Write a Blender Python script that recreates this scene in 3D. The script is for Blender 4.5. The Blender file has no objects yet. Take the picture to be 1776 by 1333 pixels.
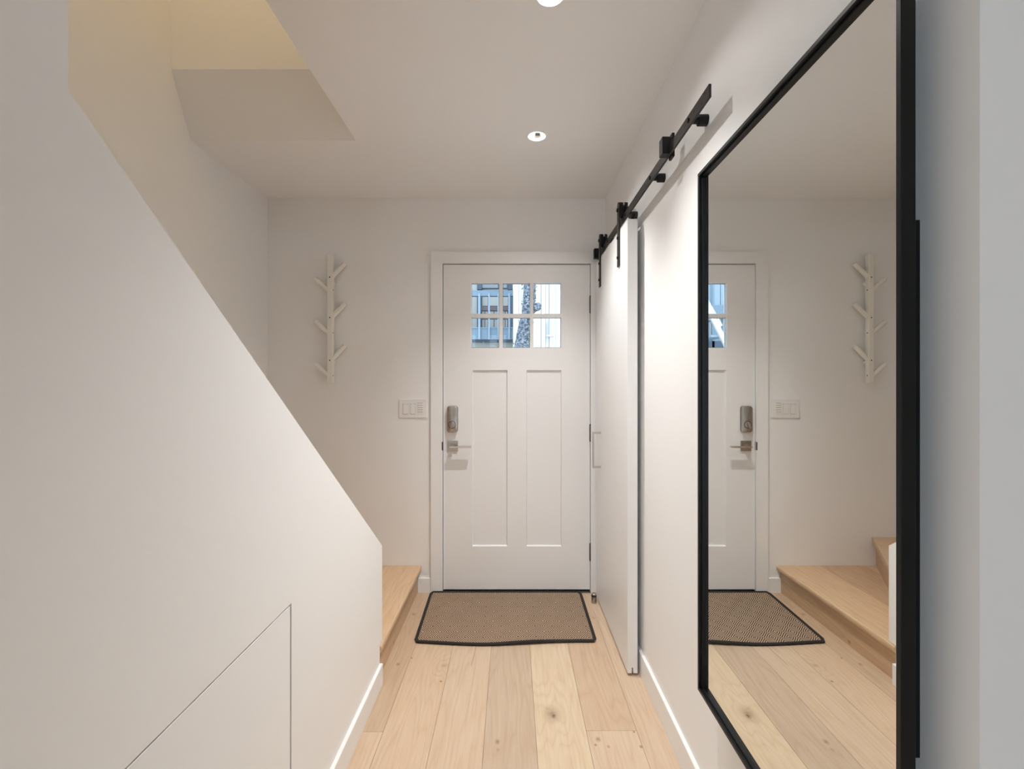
import bpy, bmesh, math, random
from mathutils import Vector, Matrix, noise

random.seed(7)
scene = bpy.context.scene
COL = scene.collection
R = math.radians

# ------------------------------------------------------------------ camera
cam_d = bpy.data.cameras.new('camera')
cam_d.sensor_width = 36.0
cam_d.lens = 36.0 * 817.0 / 1776.0
cam_d.shift_y = -0.0006
cam_d.clip_start = 0.02
cam = bpy.data.objects.new('camera', cam_d)
cam.location = (0.0, 0.0, 1.30)
cam.rotation_euler = (R(90), 0, 0)
COL.objects.link(cam)
scene.camera = cam

# ------------------------------------------------------------------ world, sun, exposure
SKY = (0.72, 0.85, 1.0)
SKY_STRENGTH = 3.8
world = bpy.data.worlds.new('world')
scene.world = world
world.use_nodes = True
bg = world.node_tree.nodes['Background']
bg.inputs[0].default_value = (*SKY, 1)
bg.inputs[1].default_value = SKY_STRENGTH

sun_d = bpy.data.lights.new('sun', 'SUN')
sun_d.energy = 1.5
sun_d.angle = R(1.0)
sun_d.color = (1.0, 0.96, 0.9)
sun = bpy.data.objects.new('sun', sun_d)
sun.rotation_euler = Vector((0.55, -0.45, 0.72)).to_track_quat('Z', 'Y').to_euler()
sun.location = (6, -4, 9)
COL.objects.link(sun)

vs = scene.view_settings
vs.view_transform = 'Standard'
vs.look = 'None'
vs.gamma = 1.0
vs.use_curve_mapping = False
vs.exposure = 0.33
scene.cycles.diffuse_bounces = 6
scene.cycles.max_bounces = 8

LAMP_W = (66.0, 66.0, 7.0, 45.0, 8.0, 90.0)
WIDE_W = 3.6
LAMP_COL = (1.0, 0.99, 0.98)
HALL_LAMP_W = 8.5

# ------------------------------------------------------------------ helpers
def new_mat(name, color, rough=0.5, metal=0.0, spec=0.5):
    m = bpy.data.materials.new(name)
    m.use_nodes = True
    b = m.node_tree.nodes['Principled BSDF']
    b.inputs['Base Color'].default_value = (*color, 1)
    b.inputs['Roughness'].default_value = rough
    b.inputs['Metallic'].default_value = metal
    b.inputs['Specular IOR Level'].default_value = spec
    return m


def N(m, typ, **kw):
    n = m.node_tree.nodes.new(typ)
    for k, v in kw.items():
        setattr(n, k, v)
    return n


def L(m, a, b):
    m.node_tree.links.new(a, b)


def bsdf(m):
    return m.node_tree.nodes['Principled BSDF']


def mathn(m, op, a, b=None, clamp=False):
    n = N(m, 'ShaderNodeMath', operation=op)
    n.use_clamp = clamp
    for i, v in enumerate((a, b)):
        if v is None:
            continue
        if isinstance(v, (int, float)):
            n.inputs[i].default_value = v
        else:
            L(m, v, n.inputs[i])
    return n.outputs[0]


def mixc(m, fac, a, b, blend='MIX'):
    n = N(m, 'ShaderNodeMix', data_type='RGBA', blend_type=blend)
    for sock, v in ((n.inputs[0], fac), (n.inputs[6], a), (n.inputs[7], b)):
        if isinstance(v, (int, float)):
            sock.default_value = v
        elif isinstance(v, tuple):
            sock.default_value = (*v[:3], 1)
        else:
            L(m, v, sock)
    return n.outputs[2]


def add_bump(m, height, strength=0.2, dist=0.002):
    b = N(m, 'ShaderNodeBump')
    b.inputs['Strength'].default_value = strength
    b.inputs['Distance'].default_value = dist
    L(m, height, b.inputs['Height'])
    L(m, b.outputs[0], bsdf(m).inputs['Normal'])


def paint(name, color, rough, bump=0.0, scale=260.0):
    """Plain finish: a faint slow mottling of the colour, fine relief only where asked for."""
    m = new_mat(name, color, rough)
    geo = N(m, 'ShaderNodeNewGeometry')
    if bump > 0:
        nz = N(m, 'ShaderNodeTexNoise')
        nz.inputs['Scale'].default_value = scale
        nz.inputs['Detail'].default_value = 1
        L(m, geo.outputs['Position'], nz.inputs['Vector'])
        add_bump(m, nz.outputs[0], bump, 0.001)
    nz2 = N(m, 'ShaderNodeTexNoise')
    nz2.inputs['Scale'].default_value = 1.7
    nz2.inputs['Detail'].default_value = 0
    L(m, geo.outputs['Position'], nz2.inputs['Vector'])
    c = mixc(m, mathn(m, 'MULTIPLY', nz2.outputs[0], 0.10), color, tuple(v * 0.93 for v in color))
    L(m, c, bsdf(m).inputs['Base Color'])
    return m


M = {}
M['wall'] = paint('wall_paint', (0.875, 0.868, 0.857), 0.62)
M['ceil'] = paint('ceiling_paint', (0.875, 0.866, 0.853), 0.75)
M['trim'] = paint('trim_paint', (0.86, 0.855, 0.85), 0.34)
M['door'] = paint('door_paint', (0.82, 0.81, 0.80), 0.36)
M['rackwhite'] = paint('rack_lacquer', (0.84, 0.81, 0.74), 0.4)
M['plastic'] = paint('switch_plastic', (0.84, 0.82, 0.80), 0.3, 0.0)
M['black'] = paint('black_steel', (0.008, 0.0075, 0.0075), 0.5)
M['railblack'] = paint('rail_steel', (0.026, 0.021, 0.019), 0.5)
M['frame'] = paint('mirror_frame_black', (0.004, 0.0045, 0.005), 0.42)
for k_ in ('black', 'frame', 'railblack'):
    bsdf(M[k_]).inputs['Specular IOR Level'].default_value = 0.28
M['hinge'] = new_mat('hinge_bronze', (0.20, 0.17, 0.15), 0.4, 1.0)
M['dark'] = new_mat('dark_gap', (0.02, 0.02, 0.02), 0.8)
M['nickel'] = paint('satin_nickel', (0.44, 0.40, 0.36), 0.34, 0.03, 700)
bsdf(M['nickel']).inputs['Metallic'].default_value = 1.0
M['nickel2'] = paint('pale_nickel', (0.62, 0.57, 0.52), 0.30, 0.03, 700)
bsdf(M['nickel2']).inputs['Metallic'].default_value = 1.0
M['rubber'] = new_mat('rubber', (0.02, 0.02, 0.02), 0.7)
M['mirror'] = new_mat('mirror_silver', (0.83, 0.845, 0.835), 0.0, 1.0)
M['reflector'] = new_mat('lamp_reflector', (0.88, 0.87, 0.85), 0.4)


def emit(name, color, strength):
    m = bpy.data.materials.new(name)
    m.use_nodes = True
    b = m.node_tree.nodes['Principled BSDF']
    b.inputs['Base Color'].default_value = (0.9, 0.9, 0.9, 1)
    b.inputs['Emission Color'].default_value = (*color, 1)
    b.inputs['Emission Strength'].default_value = strength
    return m


M['lens'] = emit('lamp_lens', (1.0, 0.95, 0.88), 6.0)


def glass_mat():
    m = bpy.data.materials.new('window_glass')
    m.use_nodes = True
    nt = m.node_tree
    nt.nodes.clear()
    out = N(m, 'ShaderNodeOutputMaterial')
    tr = N(m, 'ShaderNodeBsdfTransparent')
    tr.inputs[0].default_value = (0.96, 0.98, 0.98, 1)
    gl = N(m, 'ShaderNodeBsdfGlossy')
    gl.inputs['Roughness'].default_value = 0.0
    fr = N(m, 'ShaderNodeFresnel')
    fr.inputs[0].default_value = 1.35
    mx = N(m, 'ShaderNodeMixShader')
    L(m, fr.outputs[0], mx.inputs[0])
    L(m, tr.outputs[0], mx.inputs[1])
    L(m, gl.outputs[0], mx.inputs[2])
    L(m, mx.outputs[0], out.inputs[0])
    return m


M['glass'] = glass_mat()


def wood_mat(name, knots=(), crack=None, along='Y', upright=False, use_obj_color=True, base=(0.62, 0.44, 0.29)):
    """Pale oak: stretched grain, cathedral rings, plank tone from the object colour."""
    m = new_mat(name, base, 0.42)
    geo = N(m, 'ShaderNodeNewGeometry')
    info = N(m, 'ShaderNodeObjectInfo')
    sep = N(m, 'ShaderNodeSeparateXYZ')
    L(m, geo.outputs['Position'], sep.inputs[0])
    X, Y, Z = sep.outputs
    if along == 'X':
        X, Y = Y, X
    if upright:         # grain runs along a standing board
        X, Z = Z, X
    rnd = mathn(m, 'MULTIPLY', info.outputs['Random'], 37.0)
    # fine streaks
    cmb = N(m, 'ShaderNodeCombineXYZ')
    L(m, mathn(m, 'ADD', mathn(m, 'MULTIPLY', X, 95.0), rnd), cmb.inputs[0])
    L(m, mathn(m, 'MULTIPLY', Y, 5.0), cmb.inputs[1])
    L(m, mathn(m, 'ADD', mathn(m, 'MULTIPLY', Z, 95.0), rnd), cmb.inputs[2])
    fine = N(m, 'ShaderNodeTexNoise')
    fine.inputs['Scale'].default_value = 1.0
    fine.inputs['Detail'].default_value = 5
    fine.inputs['Roughness'].default_value = 0.62
    L(m, cmb.outputs[0], fine.inputs['Vector'])
    # cathedral rings
    cm2 = N(m, 'ShaderNodeCombineXYZ')
    L(m, mathn(m, 'ADD', mathn(m, 'MULTIPLY', X, 9.0), rnd), cm2.inputs[0])
    L(m, mathn(m, 'MULTIPLY', Y, 1.0), cm2.inputs[1])
    L(m, mathn(m, 'ADD', mathn(m, 'MULTIPLY', Z, 9.0), rnd), cm2.inputs[2])
    big = N(m, 'ShaderNodeTexNoise')
    big.inputs['Scale'].default_value = 1.0
    big.inputs['Detail'].default_value = 2
    L(m, cm2.outputs[0], big.inputs['Vector'])
    knot_fac = None
    bend = None
    for (kx, ky, kr, ks) in knots:
        dx = mathn(m, 'SUBTRACT', X, kx)
        dy = mathn(m, 'MULTIPLY', mathn(m, 'SUBTRACT', Y, ky), 0.78)
        d2 = mathn(m, 'SQRT', mathn(m, 'ADD', mathn(m, 'MULTIPLY', dx, dx), mathn(m, 'MULTIPLY', dy, dy)))
        f = mathn(m, 'SUBTRACT', 1.0, mathn(m, 'DIVIDE', d2, kr), True)
        f = mathn(m, 'MULTIPLY', mathn(m, 'POWER', f, 1.3), ks)
        knot_fac = f if knot_fac is None else mathn(m, 'MAXIMUM', knot_fac, f)
        if kr > 0.014:
            g = mathn(m, 'SUBTRACT', 1.0, mathn(m, 'DIVIDE', d2, kr * 3.6), True)
            bend = g if bend is None else mathn(m, 'MAXIMUM', bend, g)
    ringv = mathn(m, 'MULTIPLY', big.outputs[0], 11.0)
    if bend is not None:
        ringv = mathn(m, 'ADD', ringv, mathn(m, 'MULTIPLY', bend, 2.6))
    rings = mathn(m, 'ABSOLUTE', mathn(m, 'SINE', mathn(m, 'MULTIPLY', ringv, 3.14159)))
    rings = mathn(m, 'POWER', rings, 0.6)
    tone = info.outputs['Color'] if use_obj_color else base
    if use_obj_color:
        col = mixc(m, 1.0, (1, 1, 1), tone, 'MULTIPLY')
    else:
        col = base
    f1 = N(m, 'ShaderNodeMapRange')
    f1.inputs[1].default_value = 0.36
    f1.inputs[2].default_value = 0.72
    L(m, fine.outputs[0], f1.inputs[0])
    col = mixc(m, mathn(m, 'MULTIPLY', f1.outputs[0], 0.42), col, (0.80, 0.68, 0.58), 'MULTIPLY')
    col = mixc(m, mathn(m, 'MULTIPLY', mathn(m, 'SUBTRACT', 1.0, rings), 0.34), col, (0.74, 0.60, 0.48), 'MULTIPLY')
    # slow tonal drift inside a board
    slow = N(m, 'ShaderNodeTexNoise')
    slow.inputs['Scale'].default_value = 2.3
    L(m, geo.outputs['Position'], slow.inputs['Vector'])
    col = mixc(m, mathn(m, 'MULTIPLY', slow.outputs[0], 0.22), col, (0.90, 0.80, 0.70), 'MULTIPLY')
    if knot_fac is not None:
        kn = N(m, 'ShaderNodeTexNoise')
        kn.inputs['Scale'].default_value = 90
        L(m, geo.outputs['Position'], kn.inputs['Vector'])
        kf = mathn(m, 'MULTIPLY', knot_fac, mathn(m, 'ADD', kn.outputs[0], 0.55), True)
        col = mixc(m, kf, col, (0.20, 0.105, 0.055))
    if crack:
        (x0, y0, x1, y1) = crack
        t = mathn(m, 'DIVIDE', mathn(m, 'SUBTRACT', Y, y0), y1 - y0)
        inside = mathn(m, 'MULTIPLY', mathn(m, 'GREATER_THAN', t, 0.0), mathn(m, 'LESS_THAN', t, 1.0))
        wob = mathn(m, 'MULTIPLY', mathn(m, 'SUBTRACT', slow.outputs[0], 0.5), 0.01)
        xc = mathn(m, 'ADD', mathn(m, 'ADD', mathn(m, 'MULTIPLY', t, x1 - x0), x0), wob)
        dist = mathn(m, 'ABSOLUTE', mathn(m, 'SUBTRACT', X, xc))
        cf = mathn(m, 'MULTIPLY', mathn(m, 'LESS_THAN', dist, 0.0011), inside)
        col = mixc(m, mathn(m, 'MULTIPLY', cf, 0.75), col, (0.16, 0.11, 0.07))
    L(m, col, bsdf(m).inputs['Base Color'])
    add_bump(m, fine.outputs[0], 0.10, 0.0006)
    rr = mathn(m, 'ADD', mathn(m, 'MULTIPLY', fine.outputs[0], 0.12), 0.36)
    L(m, rr, bsdf(m).inputs['Roughness'])
    return m


KNOTS = [(0.163, 1.845, 0.021, 1.1), (0.158, 1.857, 0.048, 0.62), (0.140, 1.885, 0.014, 0.4), (-0.311, 2.060, 0.0075, 1.2), (-0.315, 2.175, 0.022, 0.35),
         (-0.476, 2.236, 0.006, 1.3), (-0.529, 2.185, 0.013, 0.8), (-0.555, 2.66, 0.016, 0.7),
         (-0.053, 1.712, 0.014, 0.7), (-0.05, 1.675, 0.010, 0.4), (0.315, 1.724, 0.013, 0.8), (0.301, 1.697, 0.007, 1.0), (0.346, 1.689, 0.008, 0.7),
         (0.463, 1.689, 0.009, 1.0), (0.456, 1.761, 0.007, 0.9), (0.455, 2.62, 0.016, 0.45)]
CRACK = (-0.187, 2.172, -0.174, 2.40)
M['floor_plain'] = wood_mat('floor_oak')


def plank_mat(x0, x1, y0, y1):
    ks = [k for k in KNOTS if x0 < k[0] < x1 and y0 < k[1] < y1]
    ck = CRACK if x0 < CRACK[0] < x1 and y0 < CRACK[1] < y1 else None
    return wood_mat('floor_oak_knotty', ks, ck) if ks or ck else M['floor_plain']


M['stair_wood'] = wood_mat('stair_oak', [(-0.72, 2.5, 0.006, 0.8)], None)
M['riser_wood'] = wood_mat('riser_oak', [(0.018, 2.34, 0.013, 0.9)], None, upright=True)


def shade_flat_obj(o, smooth=False):
    for p in o.data.polygons:
        p.use_smooth = smooth


def obj(name, bm, mat, parent=None, smooth=False, origin=None):
    """Link a bmesh (verts in world metres) as one mesh object with its origin at its base."""
    bm.normal_update()
    vs_ = [v.co for v in bm.verts]
    lo = Vector((min(v[i] for v in vs_) for i in range(3)))
    hi = Vector((max(v[i] for v in vs_) for i in range(3)))
    org = Vector(((lo.x + hi.x) / 2, (lo.y + hi.y) / 2, lo.z)) if origin is None else Vector(origin)
    bmesh.ops.translate(bm, verts=bm.verts, vec=-org)
    me = bpy.data.meshes.new(name)
    bm.to_mesh(me)
    bm.free()
    if mat is not None:
        me.materials.append(M[mat] if isinstance(mat, str) else mat)
    o = bpy.data.objects.new(name, me)
    COL.objects.link(o)
    if smooth:
        me.polygons.foreach_set('use_smooth', [True] * len(me.polygons))
        try:
            me.set_sharp_from_angle(angle=R(35))
        except Exception:
            pass
    if parent is not None:
        o.parent = parent
        p = Vector((0, 0, 0))
        q = parent
        while q is not None:
            p += q.location
            q = q.parent
        o.location = org - p
    else:
        o.location = org
    return o


def thing(name, label, cat, loc=(0, 0, 0), group=None, kind=None):
    o = bpy.data.objects.new(name, None)
    o.empty_display_size = 0.05
    COL.objects.link(o)
    o.location = loc
    return tag(o, label, cat, group, kind)


def tag(o, label, cat=None, group=None, kind=None):
    o['label'] = label
    if cat:
        o['category'] = cat
    if group:
        o['group'] = group
    if kind:
        o['kind'] = kind
    return o


def box(bm, x0, x1, y0, y1, z0, z1, bev=0.0, seg=2):
    r = bmesh.ops.create_cube(bm, size=1.0)
    vs_ = r['verts']
    for v in vs_:
        v.co = Vector(((x0 + x1) / 2 + v.co.x * (x1 - x0), (y0 + y1) / 2 + v.co.y * (y1 - y0), (z0 + z1) / 2 + v.co.z * (z1 - z0)))
    if bev > 0:
        es = list({e for v in vs_ for e in v.link_edges})
        bmesh.ops.bevel(bm, geom=es, offset=bev, segments=seg, affect='EDGES', profile=0.5)
    return bm


def bbox(x0, x1, y0, y1, z0, z1, bev=0.0, seg=2):
    return box(bmesh.new(), x0, x1, y0, y1, z0, z1, bev, seg)


def cyl(bm, p, q, r0, r1=None, n=24, caps=True):
    p, q = Vector(p), Vector(q)
    d = q - p
    r1 = r0 if r1 is None else r1
    mtx = Matrix.Translation((p + q) / 2) @ d.to_track_quat('Z', 'Y').to_matrix().to_4x4()
    bmesh.ops.create_cone(bm, cap_ends=caps, segments=n, radius1=r0, radius2=r1, depth=d.length, matrix=mtx)
    return bm


def prism(bm, pts, axis, a0, a1):
    """Extrude a 2-D outline along an axis. axis 'x': pts are (y,z); 'y': (x,z); 'z': (x,y)."""
    def mk(p, a):
        return {'x': (a, p[0], p[1]), 'y': (p[0], a, p[1]), 'z': (p[0], p[1], a)}[axis]
    A = [bm.verts.new(mk(p, a0)) for p in pts]
    B = [bm.verts.new(mk(p, a1)) for p in pts]
    n = len(pts)
    fs = [bm.faces.new(A), bm.faces.new(B[::-1])]
    for i in range(n):
        fs.append(bm.faces.new((A[i], B[i], B[(i + 1) % n], A[(i + 1) % n])))
    bmesh.ops.recalc_face_normals(bm, faces=fs)
    return bm


def lathe(bm, prof, center, axis='z', n=32, closed=False):
    """prof: list of (radius, height) swept round an axis through center."""
    c = Vector(center)
    rings = []
    for (r, h) in prof:
        ring = []
        for i in range(n):
            a = 2 * math.pi * i / n
            if axis == 'z':
                co = Vector((r * math.cos(a), r * math.sin(a), h))
            elif axis == 'x':
                co = Vector((h, r * math.cos(a), r * math.sin(a)))
            else:
                co = Vector((r * math.cos(a), h, r * math.sin(a)))
            ring.append(bm.verts.new(c + co))
        rings.append(ring)
    for a, b in zip(rings, rings[1:]):
        for i in range(n):
            bm.faces.new((a[i], a[(i + 1) % n], b[(i + 1) % n], b[i]))
    if closed:
        bm.faces.new(rings[0])
        bm.faces.new(rings[-1])
    bmesh.ops.recalc_face_normals(bm, faces=bm.faces)
    return bm


def struct(name, bm, mat, label, cat=None, smooth=False):
    o = obj(name, bm, mat, None, smooth)
    tag(o, label, cat, None, 'structure')
    return o


# ------------------------------------------------------------------ key dimensions (metres; x right, y away from camera, z up)
CEIL = 2.459
XR = 0.585          # right wall face
XL = -0.572         # face of the stair's knee wall
XI = -0.687         # its stair-side face
XS = -1.53          # far wall of the stair
YB = 2.945          # wall with the front door
YR = 0.589          # where the right wall ends at the room
OPEN_X = -0.745     # edge of the stair opening in the ceiling
OPEN_Y = 2.245
ROOM_X = 2.6
ROOM_L = -2.6         # room behind the camera also opens to the left, past the foot of the upper flight
UNDER_Y = -0.75
ROOM_Y = -2.7
TOP = 4.9

# ------------------------------------------------------------------ floor
fl = bbox(ROOM_L - 0.1, ROOM_X + 0.1, ROOM_Y - 0.1, YB + 0.16, -0.06, -0.0165)
M['subfloor'] = paint('subfloor_brown', (0.16, 0.10, 0.06), 0.8)
floor = struct('floor', fl, 'subfloor', 'pale oak plank floor of the hallway', 'floor')
TONES = [(0.575, 0.437, 0.307), (0.635, 0.492, 0.352), (0.64, 0.503, 0.369), (0.568, 0.45, 0.336), (0.685, 0.56, 0.40), (0.60, 0.458, 0.325), (0.64, 0.503, 0.369)]
JOINTS = {0: [1.761, -0.25, -2.2], 1: [0.6, -1.4], 2: [3.2, 0.95, -0.9], 3: [0.3, -1.7], 4: [3.2, 1.1, -1.0], 5: [1.767, -0.1, -2.0], 6: [0.8, -1.1]}


def plank_bm(x0, x1, y0, y1, ztop=0.0, th=0.016, g=0.00042):
    bm = bmesh.new()
    x0 += g
    x1 -= g
    y0 += g
    y1 -= g
    c = 0.0006
    lo = [(x0, y0), (x1, y0), (x1, y1), (x0, y1)]
    hi = [(x0 + c, y0 + c), (x1 - c, y0 + c), (x1 - c, y1 - c), (x0 + c, y1 - c)]
    a = [bm.verts.new((p[0], p[1], ztop - th)) for p in lo]
    b = [bm.verts.new((p[0], p[1], ztop - c * 0.8)) for p in lo]
    d = [bm.verts.new((p[0], p[1], ztop)) for p in hi]
    bm.faces.new(d)
    bm.faces.new(a[::-1])
    for i in range(4):
        j = (i + 1) % 4
        bm.faces.new((a[i], a[j], b[j], b[i]))
        bm.faces.new((b[i], b[j], d[j], d[i]))
    return bm


for i in range(-11, 18):
    x0, x1 = max(-0.672 + 0.190 * i, ROOM_L), min(-0.672 + 0.190 * (i + 1), ROOM_X)
    if x0 >= ROOM_X - 0.01 or x1 <= ROOM_L + 0.01:
        continue
    ymax = YB - 0.001
    if i < 0:
        ymax = UNDER_Y
    if x0 > XR:
        ymax = YR
    js = JOINTS.get(i, [random.uniform(-0.9, 0.3), random.uniform(-2.9, -1.6)])
    cuts = [ymax] + sorted([j for j in js if ROOM_Y < j < ymax - 0.05], reverse=True) + [ROOM_Y]
    for k in range(len(cuts) - 1):
        if x0 < XR < x1 and cuts[k] > YR:
            pl = plank_bm(x0, XR + 0.004, max(cuts[k + 1], YR), cuts[k])
            p = obj('floor_plank', pl, plank_mat(x0, XR, max(cuts[k + 1], YR), cuts[k]), floor)
            p.color = (*TONES[6], 1)
            if cuts[k + 1] >= YR:
                continue
            pl = plank_bm(x0, x1, cuts[k + 1], YR)
        else:
            pl = plank_bm(x0, x1, cuts[k + 1], cuts[k])
        p = obj('floor_plank', pl, plank_mat(x0, x1, cuts[k + 1], cuts[k]), floor)
        t = TONES[(i + 0) % 7] if k == 0 else TONES[(i * 3 + k * 2 + 1) % 7]
        if i == 5 and k == 1:
            t = (0.65, 0.51, 0.375)
        if i == 0 and k == 1:
            t = (0.65, 0.505, 0.365)
        p.color = (*t, 1)

# ------------------------------------------------------------------ ceiling with the stair opening and round holes for the recessed lights
LIGHTS = [(0.116, 2.205), (0.114, 1.405), (0.114, -0.85), (0.114, -1.8), (1.6, -1.0), (-1.7, -1.8)]  # hallway pair first; the rest are unseen fill lamps added for ambient light
HOLE = 0.0435


def filled(outline, holes, z, thick):
    bm = bmesh.new()
    edges = []

    def loop(pts):
        vv = [bm.verts.new((p[0], p[1], z)) for p in pts]
        for i in range(len(vv)):
            edges.append(bm.edges.new((vv[i], vv[(i + 1) % len(vv)])))
    loop(outline)
    for (hx, hy) in holes:
        loop([(hx + HOLE * math.cos(2 * math.pi * k / 32), hy + HOLE * math.sin(2 * math.pi * k / 32)) for k in range(32)])
    bmesh.ops.triangle_fill(bm, use_beauty=True, use_dissolve=False, edges=edges)
    fs = list(bm.faces)
    r = bmesh.ops.extrude_face_region(bm, geom=fs)
    bmesh.ops.translate(bm, verts=[g for g in r['geom'] if isinstance(g, bmesh.types.BMVert)], vec=(0, 0, thick))
    bmesh.ops.recalc_face_normals(bm, faces=bm.faces)
    return bm


out = [(ROOM_L, ROOM_Y), (ROOM_X, ROOM_Y), (ROOM_X, YR), (XR + 0.1, YR), (XR + 0.1, YB + 0.12), (XS - 0.1, YB + 0.12), (XS - 0.1, OPEN_Y), (OPEN_X, OPEN_Y), (OPEN_X, UNDER_Y), (ROOM_L, UNDER_Y)]
ceil = struct('ceiling', filled(out, LIGHTS, CEIL, 0.02), 'ceil', 'white plaster hallway ceiling with a stair opening', 'ceiling')

# ------------------------------------------------------------------ walls
# wall with the front door
DX0, DX1, DZ1 = -0.446, 0.504, 2.060
w = prism(bmesh.new(), [(XS - 0.1, 0), (DX0, 0), (DX0, DZ1), (DX1, DZ1), (DX1, 0), (XR + 0.115, 0), (XR + 0.115, CEIL + 0.02), (XS - 0.1, CEIL + 0.02)], 'y', YB, YB + 0.15)
struct('wall_back', w, 'wall', 'white end wall around the front door', 'wall')
w = bbox(XR, XR + 0.115, YR, YB, -0.015, CEIL)
struct('wall_right', w, 'wall', 'white wall carrying the tall mirror and barn door rail', 'wall')
w = bbox(XR + 0.115, ROOM_X, YR, YR + 0.115, -0.015, CEIL)
struct('wall_front', w, 'wall', 'cool white wall face turning the corner beside the mirror', 'wall')
# knee wall below the stair with a cut-out for the access panel; full height next to the room
PA0, PA1, PAZ = 0.36, 1.222, 0.732
sl0, sl1 = (2.075, 0.588), (0.607, 1.678)
w = prism(bmesh.new(), [(2.037, -0.0), (2.037, 0.168), (2.075, 0.168), sl0, sl1, (0.607, CEIL), (UNDER_Y, CEIL), (UNDER_Y, 0), (PA0, 0), (PA0, PAZ), (PA1, PAZ), (PA1, 0)], 'x', XI, XL)
struct('wall_left', w, 'wall', 'white knee wall with sloping top beside the stair', 'wall')
w = bbox(XI - 0.02, XI - 0.005, PA0 - 0.05, PA1 + 0.05, 0, PAZ + 0.05)  # black sheet in place of the shade seen through the panel gaps
struct('wall_closet_shade', w, 'dark', 'black sheet standing in for the shade behind the under-stair panel', 'wall')
w = prism(bmesh.new(), [(UNDER_Y + 0.1, 0), (YB, 0), (YB, TOP), (-2.3, TOP), (-2.3, CEIL + 0.02), (UNDER_Y + 0.1, CEIL + 0.02)], 'x', XS - 0.1, XS)
struct('wall_stair', w, 'wall', 'white outer wall along the staircase', 'wall')
# sloped header and shaft above the ceiling opening
w = prism(bmesh.new(), [(OPEN_Y, CEIL + 0.0), (2.115, 2.712), (2.112, TOP), (2.4, TOP), (2.4, CEIL + 0.02), (OPEN_Y + 0.02, CEIL + 0.02)], 'x', XS, OPEN_X + 0.1)
struct('wall_stair_header', w, 'wall', 'sloping header and wall above the stair opening', 'wall')
w = bbox(OPEN_X, OPEN_X + 0.1, -2.3, 2.2, CEIL + 0.02, TOP)
struct('wall_stair_shaft', w, 'wall', 'upper stairwell wall above the hallway ceiling', 'wall')
w = bmesh.new()
UW = (-1.49, -0.80, 3.2, 4.2)  # opening for an invented, unseen window that lets sky light into the stairwell
box(w, XS, UW[0], -2.42, -2.3, CEIL + 0.02, TOP)
box(w, UW[1], OPEN_X + 0.06, -2.42, -2.3, CEIL + 0.02, TOP)
box(w, UW[0], UW[1], -2.42, -2.3, CEIL + 0.02, UW[2])
box(w, UW[0], UW[1], -2.42, -2.3, UW[3], TOP)
struct('wall_stair_end', w, 'wall', 'end wall at the top of the stairwell', 'wall')
w = bbox(XS - 0.12, OPEN_X + 0.1, -2.42, 2.4, TOP, TOP + 0.1)
struct('ceiling_stair', w, 'ceil', 'upper stairwell ceiling', 'ceiling')
w = bbox(XS, OPEN_X, -2.3, -0.56, 2.50, 2.635)
struct('floor_upper', w, 'wall', 'upper landing at the top of the stairs', 'floor')
struct('wall_under_stair', bbox(ROOM_L, XI, UNDER_Y, UNDER_Y + 0.1, 0, CEIL), 'wall', 'white wall closing the space under the upper flight', 'wall')
struct('wall_room_left', bbox(ROOM_L - 0.1, ROOM_L, ROOM_Y, UNDER_Y + 0.1, 0, CEIL), 'wall', 'white left side wall of the rear room', 'wall')
# the room behind the camera: daylight comes in through its two windows
WINDOWS = []
WX = [(-2.5, -0.62), (-0.46, -0.06)]
WZ0, WZ1 = 0.12, 2.25
bm = bmesh.new()
xs = [ROOM_L - 0.1, WX[0][0], WX[0][1], WX[1][0], WX[1][1], ROOM_X + 0.1]
for i in range(5):
    if i in (1, 3):
        box(bm, xs[i], xs[i + 1], ROOM_Y - 0.12, ROOM_Y, 0, WZ0)
        box(bm, xs[i], xs[i + 1], ROOM_Y - 0.12, ROOM_Y, WZ1, CEIL)
    else:
        box(bm, xs[i], xs[i + 1], ROOM_Y - 0.12, ROOM_Y, 0, CEIL)
struct('wall_rear', bm, 'wall', 'white rear wall of the room with two windows', 'wall')
w = bbox(ROOM_X, ROOM_X + 0.12, ROOM_Y - 0.12, YR + 0.115, 0, CEIL)
struct('wall_room_side', w, 'wall', 'white side wall of the room opposite the stair', 'wall')
WINDOWS = [(WX[0], (WZ0, WZ1), ROOM_Y, 'left white framed window in the rear room wall'), (WX[1], (WZ0, WZ1), ROOM_Y, 'right white framed window in the rear room wall'),
           ((UW[0], UW[1]), (UW[2], UW[3]), -2.3, 'unseen white framed window added at the top of the stairwell to brighten it')]
for i, ((a, b), (c, d), wy, lab) in enumerate(WINDOWS):
    wn = thing('window_%d' % (i + 1), lab, 'window', ((a + b) / 2, wy - 0.06, c), None, 'structure')
    bm = bmesh.new()
    f = 0.05
    y0, y1 = wy - 0.09, wy - 0.03
    box(bm, a, b, y0, y1, c, c + f)
    box(bm, a, b, y0, y1, d - f, d)
    box(bm, a, a + f, y0, y1, c + f, d - f)
    box(bm, b - f, b, y0, y1, c + f, d - f)
    box(bm, (a + b) / 2 - 0.02, (a + b) / 2 + 0.02, y0, y1, c + f, d - f)
    obj('window_frame', bm, 'trim', wn)
    for (p, q) in ((a + f, (a + b) / 2 - 0.02), ((a + b) / 2 + 0.02, b - f)):
        obj('pane', bbox(p, q, wy - 0.064, wy - 0.06, c + f, d - f), 'glass', wn)
    pd = bpy.data.lights.new('window_portal', 'AREA')
    pd.shape = 'RECTANGLE'
    pd.size, pd.size_y = b - a, d - c
    pd.cycles.is_portal = True
    po = bpy.data.objects.new('window_portal', pd)
    po.location = ((a + b) / 2, wy - 0.13, (c + d) / 2)
    po.rotation_euler = (R(90), 0, 0)
    COL.objects.link(po)

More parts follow.
